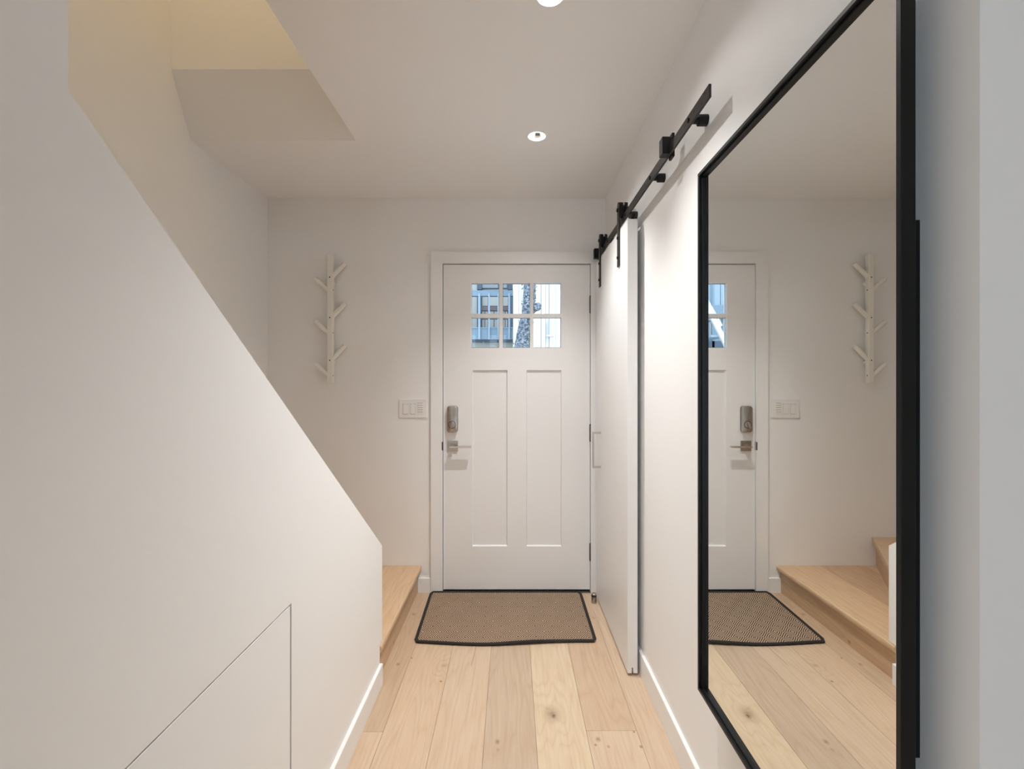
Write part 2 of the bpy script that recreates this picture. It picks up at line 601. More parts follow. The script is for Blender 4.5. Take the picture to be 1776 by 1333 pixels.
# baseboards
bm = prism(bmesh.new(), [(XL, 0), (XL + 0.013, 0), (XL + 0.013, 0.0885), (XL + 0.0115, 0.0905), (XL, 0.0905)], 'y', UNDER_Y, 2.040)
struct('baseboard_left', bm, 'trim', 'white baseboard along the knee wall', 'baseboard')
bm = prism(bmesh.new(), [(XR, 0), (XR - 0.013, 0), (XR - 0.013, 0.0985), (XR - 0.0115, 0.1005), (XR, 0.1005)], 'y', YR, YB)
struct('baseboard_right', bm, 'trim', 'white baseboard under the mirror wall', 'baseboard')
bm = prism(bmesh.new(), [(YB, 0), (YB - 0.012, 0), (YB - 0.012, 0.088), (YB - 0.0105, 0.090), (YB, 0.090)], 'x', -0.5865, -0.5045)
struct('baseboard_back', bm, 'trim', 'short white baseboard between the step and the door casing', 'baseboard')

# access panel under the stair
g = 0.0050
bm = bbox(XL - 0.018, XL - 0.0012, PA0 + g, PA1 - g, 0.004, PAZ - g, 0.0008, 1)
tag(obj('access_panel', bm, 'wall'), 'flush white panel with fine shadow gaps in the knee wall below the stair', 'panel')

# ------------------------------------------------------------------ front door
casing = thing('trim_1', 'flat white casing around the front door', 'trim', (0.029, YB, 0), None, 'structure')
cy0, cy1 = YB - 0.019, YB
obj('casing_frame', prism(bmesh.new(), [(-0.5045, 0), (-0.432, 0), (-0.432, 2.0485), (0.490, 2.0485), (0.490, 0), (0.560, 0), (0.560, 2.1205), (-0.5045, 2.1205)], 'y', cy0, cy1), 'trim', casing)
obj('jamb', bbox(DX0, -0.4315, YB + 0.0005, YB + 0.15, 0, 2.0475), 'trim', casing)
obj('jamb', bbox(0.4895, DX1, YB + 0.0005, YB + 0.15, 0, 2.0475), 'trim', casing)
obj('jamb_head', bbox(DX0, DX1, YB + 0.0005, YB + 0.15, 2.0478, DZ1), 'trim', casing)
obj('door_stop', bbox(-0.4313, -0.418, YB + 0.046, YB + 0.066, 0.01, 2.0475), 'dark', casing)
obj('door_stop', bbox(0.476, 0.4893, YB + 0.046, YB + 0.066, 0.01, 2.0475), 'dark', casing)
obj('door_stop', bbox(-0.418, 0.476, YB + 0.046, YB + 0.066, 2.030, 2.0475), 'dark', casing)

door = thing('door_1', 'white panelled front door with six small window panes', 'door', (0.029, YB, 0.012), None, 'structure')
SX0, SX1, SZ0, SZ1 = -0.4285, 0.4865, 0.018, 2.0435
dy0, dy1 = YB - 0.004, YB + 0.041
LX0, LX1, LZ0, LZ1 = -0.255, 0.3065, 1.526, 1.930      # glazed opening
PZ0, PZ1 = 0.286, 1.386
P1 = (-0.249, -0.0285)
P2 = (0.0895, 0.3095)
bm = bmesh.new()
box(bm, SX0, P1[0], dy0, dy1, SZ0, PZ1)
box(bm, P2[1], SX1, dy0, dy1, SZ0, PZ1)
box(bm, P1[0], P2[1], dy0, dy1, SZ0, PZ0)
box(bm, P1[1], P2[0], dy0, dy1, PZ0, PZ1)
box(bm, SX0, SX1, dy0, dy1, PZ1, LZ0)
box(bm, SX0, LX0, dy0, dy1, LZ0, LZ1)
box(bm, LX1, SX1, dy0, dy1, LZ0, LZ1)
box(bm, SX0, SX1, dy0, dy1, LZ1, SZ1)
obj('door_slab', bm, 'door', door)
for p in (P1, P2):
    bm = bmesh.new()
    # recessed flat panel with a small sloped moulding on all four sides
    s, dep = 0.006, 0.011
    o4 = [(p[0], PZ0), (p[1], PZ0), (p[1], PZ1), (p[0], PZ1)]
    i4 = [(p[0] + s, PZ0 + s), (p[1] - s, PZ0 + s), (p[1] - s, PZ1 - s), (p[0] + s, PZ1 - s)]
    A = [bm.verts.new((q[0], dy0 + 0.0012, q[1])) for q in o4]
    B = [bm.verts.new((q[0], dy0 + dep, q[1])) for q in i4]
    Cc = [bm.verts.new((q[0], dy1 - 0.004, q[1])) for q in o4]
    bm.faces.new(B)
    bm.faces.new(Cc[::-1])
    for k in range(4):
        j = (k + 1) % 4
        bm.faces.new((A[k], A[j], B[j], B[k]))
        bm.faces.new((Cc[k], Cc[j], A[j], A[k]))
    bmesh.ops.recalc_face_normals(bm, faces=bm.faces)
    obj('door_panel', bm, 'door', door)
# muntins and panes
cols = [(-0.2535, -0.0805), (-0.0575, 0.1125), (0.133, 0.3055)]
rows = [(1.528, 1.7135), (1.738, 1.929)]
bm = bmesh.new()
box(bm, cols[0][1], cols[1][0], dy0 + 0.002, dy1 - 0.002, LZ0, LZ1)
obj('muntin', bm, 'door', door)
obj('muntin', bbox(cols[1][1], cols[2][0], dy0 + 0.002, dy1 - 0.002, LZ0, LZ1), 'door', door)
for c in ((LX0, cols[0][1]), (cols[1][0], cols[1][1]), (cols[2][0], LX1)):
    obj('muntin', bbox(c[0], c[1], dy0 + 0.002, dy1 - 0.002, rows[0][1], rows[1][0]), 'door', door)
for (a, b) in cols:
    for (c, d) in rows:
        pn = obj('pane', bbox(a + 0.001, b - 0.001, dy0 + 0.021, dy0 + 0.025, c + 0.001, d - 0.001), 'glass', door)
        bm = bmesh.new()
        t = 0.0016
        yy0, yy1 = dy0 + 0.0255, dy0 + 0.031
        box(bm, a, a + t, yy0, yy1, c, d)
        box(bm, b - t, b, yy0, yy1, c, d)
        box(bm, a + t, b - t, yy0, yy1, d - t, d)
        box(bm, a + t, b - t, yy0, yy1, c, c + t)
        obj('glazing_gasket', bm, 'rubber', pn)
# sweep and sill
obj('door_sweep', bbox(SX0 + 0.004, SX1 - 0.004, dy0 + 0.008, dy1, 0.0085, 0.0175), 'rubber', door)
bm = prism(bmesh.new(), [(YB - 0.018, 0.0005), (YB + 0.012, 0.008), (YB + 0.15, 0.008), (YB + 0.15, 0.0005)], 'x', -0.4305, 0.4885)
tag(obj('threshold', bm, 'nickel'), 'thin dark metal threshold under the front door', 'threshold')

# hinges
for hz in (1.795, 0.995, 0.253):
    h = thing('hinge', 'satin nickel butt hinge', None)
    del h['label']
    h.parent = door
    hx = 0.4885
    h.location = Vector((hx, dy0, hz - 0.05)) - door.location
    obj('hinge_leaf', bbox(hx - 0.0018, hx + 0.0008, dy0 + 0.0005, dy0 + 0.034, hz - 0.05, hz + 0.05), 'hinge', h)
    bm = bmesh.new()
    for k in range(5):
        cyl(bm, (hx, dy0 - 0.006, hz - 0.05 + 0.0202 * k), (hx, dy0 - 0.006, hz - 0.05 + 0.0202 * k + 0.0186), 0.0066, n=16)
    obj('hinge_knuckle', bm, 'hinge', h, True)
    bm = bmesh.new()
    cyl(bm, (hx, dy0 - 0.006, hz - 0.055), (hx, dy0 - 0.006, hz + 0.055), 0.0046, n=14)
    obj('hinge_pin', bm, 'dark', h, True)

# keypad deadbolt and lever
def rounded_rect(cx, cz, w_, h_, r, n=6):
    pts = []
    for (sx, sz, a0) in ((1, 1, 0), (-1, 1, 90), (-1, -1, 180), (1, -1, 270)):
        for k in range(n + 1):
            a = R(a0 + 90 * k / n)
            pts.append((cx + sx * (w_ / 2 - r) + r * math.cos(a), cz + sz * (h_ / 2 - r) + r * math.sin(a)))
    return pts


def shell(bm, layers, y_of):
    """Stack of same-count outlines lofted along y."""
    rings = []
    for pts, y in zip(layers, y_of):
        rings.append([bm.verts.new((p[0], y, p[1])) for p in pts])
    n = len(rings[0])
    for a, b in zip(rings, rings[1:]):
        for i in range(n):
            bm.faces.new((a[i], a[(i + 1) % n], b[(i + 1) % n], b[i]))
    bm.faces.new(rings[0])
    bm.faces.new(rings[-1])
    bmesh.ops.recalc_face_normals(bm, faces=bm.faces)
    return bm


lkx, lkz = -0.3705, 1.0805
lock = thing('deadbolt_lock', 'brushed nickel deadbolt housing', None)
del lock['label']
lock.parent = door
lock.location = Vector((lkx, dy0, lkz - 0.08)) - door.location
bm = shell(bmesh.new(), [rounded_rect(lkx, lkz, 0.066, 0.163, 0.016), rounded_rect(lkx, lkz, 0.066, 0.163, 0.016), rounded_rect(lkx, lkz, 0.063, 0.160, 0.0155), rounded_rect(lkx, lkz, 0.056, 0.153, 0.014)],
           [dy0 + 0.0, dy0 - 0.020, dy0 - 0.0245, dy0 - 0.027])
obj('lock_housing', bm, 'nickel', lock, True)
bm = shell(bmesh.new(), [rounded_rect(lkx, lkz, 0.0672, 0.1642, 0.0166), rounded_rect(lkx, lkz, 0.0672, 0.1642, 0.0166)], [dy0, dy0 - 0.004])
obj('lock_gasket', bm, 'dark', lock)
tz = lkz - 0.033
bm = lathe(bmesh.new(), [(0.0235, 0.0), (0.0235, -0.0025), (0.021, -0.0025), (0.021, 0.0)], (lkx, dy0 - 0.027, tz), 'y', 32)
obj('thumb_turn_ring', bm, 'black', lock, True)
bm = lathe(bmesh.new(), [(0.0205, 0.001), (0.0205, -0.0035), (0.0185, -0.0045), (0.0001, -0.0045)], (lkx, dy0 - 0.027, tz), 'y', 32)
obj('thumb_turn_disc', bm, 'nickel', lock, True)
bm = bmesh.new()
box(bm, -0.0058, 0.0058, -0.022, 0.0, -0.0195, 0.0195, 0.002)
bmesh.ops.rotate(bm, verts=bm.verts, cent=(0, 0, 0), matrix=Matrix.Rotation(R(14), 3, 'Y'))
bmesh.ops.translate(bm, verts=bm.verts, vec=(lkx, dy0 - 0.030, tz))
obj('thumb_turn', bm, 'nickel', lock, True)

lvx, lvz = -0.3695, 0.9135
lev = thing('lever_handle', 'satin nickel lever handle', None)
del lev['label']
lev.parent = door
lev.location = Vector((lvx, dy0, lvz - 0.033)) - door.location
obj('rosette', bbox(lvx - 0.0325, lvx + 0.0325, dy0 - 0.009, dy0, lvz - 0.0325, lvz + 0.0325, 0.0015), 'nickel', lev)
bm = bmesh.new()
cyl(bm, (lvx, dy0 - 0.009, lvz + 0.001), (lvx, dy0 - 0.052, lvz + 0.001), 0.0125, n=24)
obj('spindle', bm, 'nickel', lev, True)
bm = bmesh.new()
box(bm, lvx - 0.014, lvx + 0.118, dy0 - 0.064, dy0 - 0.040, lvz - 0.005, lvz + 0.0055, 0.0018)
obj('lever', bm, 'nickel2', lev)
obj('latch_plate', bbox(-0.4345, -0.4288, dy0 - 0.0006, dy0 + 0.006, lvz - 0.028, lvz + 0.028, 0.0006, 1), 'black', door)
obj('strike_lip', bbox(-0.4362, -0.4315, YB - 0.0205, YB - 0.012, lvz - 0.026, lvz + 0.026, 0.0012, 1), 'black', casing)

# ------------------------------------------------------------------ switch plate
sw = thing('light_switch', 'white three-gang switch plate with keypad beside the door casing', 'light switch', (-0.6185, YB, 1.089))
sx0, sx1, sz0, sz1 = -0.7045, -0.5325, 1.0885, 1.204
bm = bmesh.new()
obj('cover_plate', box(bm, sx0, sx1, YB - 0.008, YB, sz0, sz1, 0.002), 'plastic', sw)
for k in range(3):
    cx = sx0 + 0.041 + k * 0.0455
    z0, z1 = sz0 + 0.024, sz1 - 0.024
    if k < 2:
        obj('rocker', bbox(cx - 0.0155, cx + 0.0155, YB - 0.0115, YB - 0.008, z0, z1 - 0.008, 0.0015), 'plastic', sw)
        obj('dimmer_bar', bbox(cx - 0.0155, cx + 0.0155, YB - 0.0095, YB - 0.008, z1 - 0.006, z1 - 0.001), 'plastic', sw)
        bm = bmesh.new()
        for (a, b) in ((-0.0168, -0.0158), (0.0158, 0.0168)):
            box(bm, cx + a, cx + b, YB - 0.0083, YB - 0.008, z0 - 0.001, z1)
        box(bm, cx - 0.0168, cx - 0.006, YB - 0.0084, YB - 0.008, z1 - 0.0075, z1 - 0.0062)
        box(bm, cx + 0.004, cx + 0.0168, YB - 0.0084, YB - 0.008, z1 - 0.0075, z1 - 0.0062)
        box(bm, cx - 0.0168, cx + 0.0168, YB - 0.0084, YB - 0.008, z0 - 0.0015, z0 - 0.0003)
        obj('gap_shade_strip', bm, 'nickel', sw)  # raised grey strips coloured to imitate the shade around the rockers
    else:
        for j in range(5):
            zz = z0 + j * 0.0138
            obj('keypad_button', bbox(cx - 0.0155, cx + 0.0155, YB - 0.0112, YB - 0.008, zz, zz + 0.0112, 0.0012), 'plastic', sw)
            obj('gap_shade_strip', bbox(cx - 0.0165, cx + 0.0165, YB - 0.0085, YB - 0.008, zz + 0.0112, zz + 0.0138), 'nickel', sw)  # grey strip in place of the shade between buttons

# ------------------------------------------------------------------ coat rack
rack = thing('coat_rack', 'cream white branching wall coat rack left of the front door', 'coat rack', (-1.119, YB, 1.307))
rx, ry, rw = -1.119, YB - 0.037, 0.0165
bm = bbox(rx - rw, rx + rw, ry - rw, ry + rw, 1.306, 2.096, 0.004)
obj('post', bm, 'rackwhite', rack)
for z in (1.965, 1.717, 1.455):
    bm = bmesh.new()
    cyl(bm, (rx - 0.004, ry, z - 0.016), (rx + 0.082, ry + 0.018, z + 0.082), 0.0145, n=20)
    obj('branch', bm, 'rackwhite', rack, True)
    obj('peg_hole', lathe(bmesh.new(), [(0.0001, -0.0004), (0.004, -0.0004), (0.004, 0.002)], (rx, ry - rw, z - 0.010), 'y', 12), 'dark', rack)
for z in (1.872, 1.608, 1.345):
    bm = bmesh.new()
    cyl(bm, (rx + 0.004, ry, z - 0.008), (rx - 0.092, ry - 0.006, z + 0.076), 0.0145, n=20)
    obj('branch', bm, 'rackwhite', rack, True)
    bm = bmesh.new()
    cyl(bm, (rx + rw - 0.001, ry - 0.004, z + 0.006), (rx + rw + 0.0006, ry - 0.004, z + 0.006), 0.0042, n=12)
    obj('peg_hole', bm, 'dark', rack)
for z in (1.925, 1.433):
    bm = bmesh.new()
    cyl(bm, (rx, ry + rw - 0.001, z), (rx, YB, z), 0.0145, n=20)
    obj('wall_spacer', bm, 'rackwhite', rack, True)

# ------------------------------------------------------------------ sliding barn door, rail and hardware
bd = thing('door_2', 'plain white sliding barn door hanging on the black rail', 'door', (0.537, 2.49, 0.012), None, 'structure')
bx0, bx1, by0, by1, bz0, bz1 = 0.515, 0.559, 2.098, 2.875, 0.012, 2.034
# slab with a guide groove along the bottom edge
gx0, gx1, gh = 0.5335, 0.5400, 0.024
bm = prism(bmesh.new(), [(bx0, bz0), (gx0, bz0), (gx0, bz0 + gh), (gx1, bz0 + gh), (gx1, bz0), (bx1, bz0), (bx1, bz1), (bx0, bz1)], 'y', by0, by1)
obj('door_slab', bm, 'door', bd)
bm = bmesh.new()
hy = 2.735
box(bm, 0.466, 0.476, hy - 0.006, hy + 0.006, 0.812, 1.022, 0.0012)
box(bm, 0.476, bx0, hy - 0.006, hy + 0.006, 0.812, 0.824, 0.0008)
box(bm, 0.476, bx0, hy - 0.006, hy + 0.006, 1.010, 1.022, 0.0008)
obj('pull_handle', bm, 'nickel2', bd)
RX0, RX1, RZ0, RZ1 = 0.530, 0.537, 2.072, 2.108
for sy in (2.262, 2.742):
    hg = thing('hanger', '', None)
    del hg['label']
    hg.parent = bd
    hg.location = Vector((0.51, sy, 1.864)) - bd.location
    pts = []
    sw_ = 0.0195
    for k in range(13):
        a = math.pi * k / 12
        pts.append((sy + sw_ * math.cos(a), 2.151 + sw_ * math.sin(a)))
    pts += [(sy - sw_, 1.864), (sy + sw_, 1.864)]
    obj('strap', prism(bmesh.new(), pts, 'x', 0.5085, 0.515), 'railblack', hg)
    bm = bmesh.new()
    for bz in (1.905, 2.000):
        cyl(bm, (0.5085, sy, bz), (0.503, sy, bz), 0.0075, n=6)
    cyl(bm, (0.5085, sy, 2.133), (0.502, sy, 2.133), 0.009, n=6)
    obj('bolt', bm, 'black', hg)
    # grooved roller with lobed flanges riding on the rail
    bm = bmesh.new()
    for (xa, xb) in ((0.5175, 0.5275), (0.5395, 0.5495)):
        prof = []
        for k in range(48):
            a = 2 * math.pi * k / 48
            rr = 0.0345 + 0.0045 * math.cos(a * 8)
            prof.append((sy + rr * math.cos(a), 2.133 + rr * math.sin(a)))
        prism(bm, prof, 'x', xa, xb)
    cyl(bm, (0.5165, sy, 2.133), (0.5515, sy, 2.133), 0.0235, n=32)
    obj('roller', bm, 'black', hg)
    bm = bmesh.new()
    cyl(bm, (0.515, sy, 2.133), (0.558, sy, 2.133), 0.008, n=16)
    obj('axle', bm, 'black', hg, True)
for sy in (2.135, 2.845):
    bm = bmesh.new()
    cyl(bm, (0.548, sy, bz1), (0.548, sy, bz1 + 0.02), 0.008, n=16)
    cyl(bm, (0.546, sy, bz1 + 0.02), (0.546, sy, bz1 + 0.032), 0.019, n=24)
    obj('anti_jump_disc', bm, 'black', bd, True)

rail = thing('sliding_door_rail', 'black flat steel track bolted to the wall above the barn door', 'rail', (0.5335, 2.08, RZ0))
ry0, ry1 = 1.268, 2.935
obj('track_bar', bbox(RX0, RX1, ry0, ry1, RZ0, RZ1, 0.0006, 1), 'railblack', rail)
for yy in (1.413, 1.808, 2.205, 2.605):
    bm = bmesh.new()
    zc = 2.090
    cyl(bm, (RX1, yy, zc), (XR - 0.026, yy, zc), 0.0105, n=24)
    cyl(bm, (XR - 0.026, yy, zc), (XR, yy, zc), 0.0165, n=28)
    obj('standoff', bm, 'black', rail, True)
    bm = bmesh.new()
    cyl(bm, (RX0, yy, zc), (RX0 - 0.005, yy, zc), 0.0075, n=6)
    obj('bolt', bm, 'black', rail)
for (yy, zz) in ((1.294, 2.098), (1.317, 2.084), (1.372, 2.094)):
    bm = bmesh.new()
    cyl(bm, (RX0 + 0.001, yy, zz), (RX0 - 0.0004, yy, zz), 0.0036, n=14)
    obj('screw_hole', bm, 'dark', rail)
for (yy, sgn) in ((1.60, 1), (2.905, -1)):
    st = thing('end_stop', '', None)
    del st['label']
    st.parent = rail
    st.location = Vector((0.53, yy, 2.065)) - rail.location
    obj('stop_block', bbox(0.505, RX0, yy - 0.018, yy + 0.018, 2.074, 2.131, 0.0015), 'black', st)
    bm = bmesh.new()
    box(bm, RX1, RX1 + 0.009, yy - 0.020, yy + 0.016, 2.064, 2.143, 0.001)
    box(bm, RX0, RX1, yy - 0.018, yy + 0.018, RZ1, 2.128)
    obj('clamp_plate', bm, 'black', st)

# floor door stop
ds = thing('floor_door_stop', 'small nickel cylinder door stop on the floor by the hinges', 'door stop', (0.487, 2.80, 0))
bm = bmesh.new()
lathe(bm, [(0.0001, 0), (0.0155, 0), (0.0155, 0.037), (0.014, 0.038), (0.014, 0.0385)], (0.487, 2.80, 0.0005), 'z', 28)
obj('post', bm, 'nickel', ds, True)
obj('rubber_ring', lathe(bmesh.new(), [(0.010, 0.0385), (0.0158, 0.039), (0.0158, 0.046), (0.010, 0.0465)], (0.487, 2.80, 0.0005), 'z', 28), 'rubber', ds, True)
obj('cap', lathe(bmesh.new(), [(0.010, 0.0465), (0.0145, 0.0467), (0.0145, 0.054), (0.0120, 0.0565), (0.0001, 0.057)], (0.487, 2.80, 0.0005), 'z', 28), 'nickel', ds, True)

# ------------------------------------------------------------------ tall mirror
mr = thing('wall_mirror', 'tall rectangular wall mirror with thin black frame on the right wall', 'mirror', (0.555, 1.0, 0.428))
MX0, MX1, MG = 0.530, 0.5505, 0.5440
my0, my1, mz0, mz1 = 0.6415, 1.346, 0.428, 1.899
fw = 0.0095
mem = [('frame_rail', (my0, my1, mz0, mz0 + fw)), ('frame_rail', (my0, my1, mz1 - fw, mz1)),
       ('frame_stile', (my0, my0 + fw, mz0 + fw, mz1 - fw)), ('frame_stile', (my1 - fw, my1, mz0 + fw, mz1 - fw))]
for nm, (a, b, c, d) in mem:
    obj(nm, bbox(MX0, MX1, a, b, c, d, 0.001, 1), 'frame', mr)
iw = 0.005
for (a, b, c, d) in ((my0 + fw, my1 - fw, mz0 + fw, mz0 + fw + iw), (my0 + fw, my1 - fw, mz1 - fw - iw, mz1 - fw),
                     (my0 + fw, my0 + fw + iw, mz0 + fw + iw, mz1 - fw - iw), (my1 - fw - iw, my1 - fw, mz0 + fw + iw, mz1 - fw - iw)):
    obj('inner_bead', bbox(0.5375, 0.5455, a, b, c, d, 0.0008, 1), 'frame', mr)
obj('mirror_glass', bbox(MG, MG + 0.004, my0 + fw, my1 - fw, mz0 + fw, mz1 - fw), 'mirror', mr)
obj('back_board', bbox(MG + 0.0045, MX1 - 0.001, my0 + fw, my1 - fw, mz0 + fw, mz1 - fw), 'frame', mr)
for (a, b) in ((0.6755, 0.705), (1.29, 1.322)):
    obj('mounting_strip', bbox(MX1, XR, a, b, 0.764, 1.535), 'frame', mr)

# ------------------------------------------------------------------ door mat
def mat_rug():
    m = new_mat('woven_mat', (0.5, 0.38, 0.27), 0.9)
    tc = N(m, 'ShaderNodeTexCoord')
    sep = N(m, 'ShaderNodeSeparateXYZ')
    L(m, tc.outputs['Object'], sep.inputs[0])
    X, Y, Z = sep.outputs
    nz = N(m, 'ShaderNodeTexNoise')
    nz.inputs['Scale'].default_value = 260
    L(m, tc.outputs['Object'], nz.inputs['Vector'])
    u = mathn(m, 'ADD', mathn(m, 'DIVIDE', X, 0.0905), 100.22)
    v = mathn(m, 'ADD', mathn(m, 'DIVIDE', Y, 0.110), 100.1)
    au = mathn(m, 'ABSOLUTE', mathn(m, 'SUBTRACT', mathn(m, 'FRACT', u), 0.5))
    av = mathn(m, 'ABSOLUTE', mathn(m, 'SUBTRACT', mathn(m, 'FRACT', v), 0.5))
    t = mathn(m, 'ADD', au, av)
    t = mathn(m, 'ADD', t, mathn(m, 'MULTIPLY', mathn(m, 'SUBTRACT', nz.outputs[0], 0.5), 0.03))
    c = mathn(m, 'COSINE', mathn(m, 'MULTIPLY', t, 2 * math.pi * 7.5))
    mr_ = N(m, 'ShaderNodeMapRange')
    mr_.inputs[1].default_value = -0.42
    mr_.inputs[2].default_value = 0.22
    L(m, c, mr_.inputs[0])
    nb = N(m, 'ShaderNodeTexNoise')
    nb.inputs['Scale'].default_value = 9
    L(m, tc.outputs['Object'], nb.inputs['Vector'])
    light = mixc(m, nb.outputs[0], (0.55, 0.405, 0.28), (0.46, 0.335, 0.23))
    col = mixc(m, mr_.outputs[0], light, (0.045, 0.028, 0.018))
    L(m, col, bsdf(m).inputs['Base Color'])
    add_bump(m, mathn(m, 'MULTIPLY', c, -0.5), 0.3, 0.0008)
    return m


M['rug'] = mat_rug()
M['binding'] = paint('rug_binding', (0.022, 0.018, 0.016), 0.9, 0.5, 900)
rug = thing('door_mat', 'brown and tan woven diamond pattern mat with dark binding at the door', 'mat', (-0.03, 2.64, 0))
mx0, mx1, my_0, my_1 = -0.488, 0.423, 2.352, 2.925
MZ = 0.0085


def mat_pt(u, v):
    """u across, v from the front edge (0) to the door (1): the mat lies slightly rippled and skewed."""
    x = mx0 + (mx1 - mx0) * u + 0.006 * (1 - v) * (0.5 - u) - 0.012 * v * (1 - u) ** 3
    y = my_0 + (my_1 - my_0) * v
    y += (1 - v) ** 2 * (0.016 * math.sin(u * 2 * math.pi * 0.93 + 2.45) + 0.004)
    z = MZ + 0.006 * (1 - v) ** 3 * max(0.0, math.sin((u - 0.35) * math.pi * 1.9)) ** 2 * (1 if 0.35 < u < 0.88 else 0)
    return Vector((x, y, z))


bm = bmesh.new()
nu, nv = 60, 36
g_ = [[bm.verts.new(mat_pt(i / nu, j / nv)) for i in range(nu + 1)] for j in range(nv + 1)]
for j in range(nv):
    for i in range(nu):
        bm.faces.new((g_[j][i], g_[j][i + 1], g_[j + 1][i + 1], g_[j + 1][i]))
ext = bmesh.ops.extrude_face_region(bm, geom=list(bm.faces))
for v in [q for q in ext['geom'] if isinstance(q, bmesh.types.BMVert)]:
    v.co.z = max(0.0012, v.co.z - 0.0075)
bmesh.ops.recalc_face_normals(bm, faces=bm.faces)
obj('woven_field', bm, 'rug', rug, True)


def tube(bm, pts, r, n=8, closed=True, flat=1.0):
    rings = []
    m_ = len(pts)
    for i, p in enumerate(pts):
        a = pts[(i - 1) % m_] if closed or i > 0 else p
        b = pts[(i + 1) % m_] if closed or i < m_ - 1 else p
        t = (b - a).normalized()
        side = t.cross(Vector((0, 0, 1))).normalized()
        up = side.cross(t).normalized()
        ring = []
        rr = r[i] if isinstance(r, list) else r
        for k in range(n):
            ang = 2 * math.pi * k / n
            ring.append(bm.verts.new(p + side * rr * math.cos(ang) + up * rr * flat * math.sin(ang)))
        rings.append(ring)
    rng = range(m_) if closed else range(m_ - 1)
    for i in rng:
        a, b = rings[i], rings[(i + 1) % m_]
        for k in range(n):
            bm.faces.new((a[k], a[(k + 1) % n], b[(k + 1) % n], b[k]))
    if not closed:
        bm.faces.new(rings[0])
        bm.faces.new(rings[-1])
    bmesh.ops.recalc_face_normals(bm, faces=bm.faces)
    return bm


per = []
e = 0.012
for i in range(0, 61):
    per.append(mat_pt(e + (1 - 2 * e) * i / 60, 0.0))
for j in range(1, 30):
    per.append(mat_pt(1.0, e + (1 - 2 * e) * j / 30))
for i in range(60, -1, -1):
    per.append(mat_pt(e + (1 - 2 * e) * i / 60, 1.0))
for j in range(29, 0, -1):
    per.append(mat_pt(0.0, e + (1 - 2 * e) * j / 30))
per = [p + Vector((0, 0, -0.001)) for p in per]
bm = tube(bmesh.new(), per, 0.0088, 10, True, 0.82)
obj('binding', bm, 'binding', rug, True)

# ------------------------------------------------------------------ staircase with winders
st = thing('staircase', 'pale oak winder staircase rising behind the white knee wall', 'stairs', (-1.05, 2.5, 0))
RISE, Z1 = 0.1765, 0.1655
STONE = [(0.60, 0.425, 0.275), (0.67, 0.485, 0.315), (0.57, 0.40, 0.26), (0.62, 0.45, 0.30)]


def scol(o, k):
    o.color = (*STONE[k % 4], 1)
    return o


TY0 = 2.0385
tr = thing('tread', '', None)
del tr['label']
tr.parent = st
tr.location = Vector((-1.05, 2.5, Z1 - 0.028)) - st.location
# rounded nosing board then two more boards
prof = [(-0.592, Z1 - 0.030), (-0.571, Z1 - 0.030), (-0.5665, Z1 - 0.026), (-0.5645, Z1 - 0.018), (-0.5645, Z1 - 0.011), (-0.5665, Z1 - 0.004), (-0.571, Z1), (-0.592, Z1)]
bm = prism(bmesh.new(), [(-0.8345, Z1 - 0.030)] + prof[1:-1] + [(-0.8345, Z1)], 'y', TY0, YB - 0.001)
# clear the knee wall end
scol(obj('tread_plank', bm, 'stair_wood', tr), 1)
for k, (a, b) in enumerate(((-1.105, -0.8355), (XS + 0.001, -1.106))):
    pb = plank_bm(a, b, 2.08, YB - 0.001, Z1, 0.03)
    scol(obj('tread_plank', pb, 'stair_wood', tr), 2 + k)
scol(obj('riser', bbox(-0.605, -0.587, TY0, YB - 0.001, 0.0005, Z1 - 0.0305), 'riser_wood', st), 0)
P0 = Vector((-0.690, 2.082))


def winder(ang, ztop, poly, k):
    d = Vector((-math.sin(R(ang)), math.cos(R(ang))))
    nrm = Vector((d.y, -d.x))       # towards the lower side
    t = min((XS + 0.001 - P0.x) / d.x, (YB - 0.001 - P0.y) / d.y)
    E = P0 + d * t
    off = 0.022
    A = P0 + nrm * off
    A = Vector((A.x, max(A.y, 2.079)))
    if abs(E.y - (YB - 0.001)) < 1e-4:
        B = Vector((E.x + off / abs(d.y), E.y))
    else:
        B = Vector((E.x, E.y + off / abs(d.x)))
    pts = [tuple(A), tuple(B)] + ([] if abs(B.x - (XS + 0.001)) < 1e-4 else [(XS + 0.001, YB - 0.001)]) + [(XS + 0.001, 2.079), (P0.x, 2.079)]
    clean = []
    for p in pts:
        if not clean or (Vector(p) - Vector(clean[-1])).length > 1e-4:
            clean.append(p)
    bm = prism(bmesh.new(), clean, 'z', ztop - 0.03, ztop)
    scol(obj('tread', bm, 'stair_wood', st), k)
    q0, q1 = P0, E
    w_ = nrm * -0.016
    pts = [tuple(q0), tuple(q1), tuple(q1 + w_), tuple(q0 + w_)]
    pts = [(max(p[0], XS + 0.0005), min(max(p[1], 2.079), YB - 0.0005)) for p in pts]
    bm = prism(bmesh.new(), pts, 'z', ztop - RISE + 0.0005, ztop - 0.0305)
    scol(obj('riser', bm, 'riser_wood', st), k + 1)


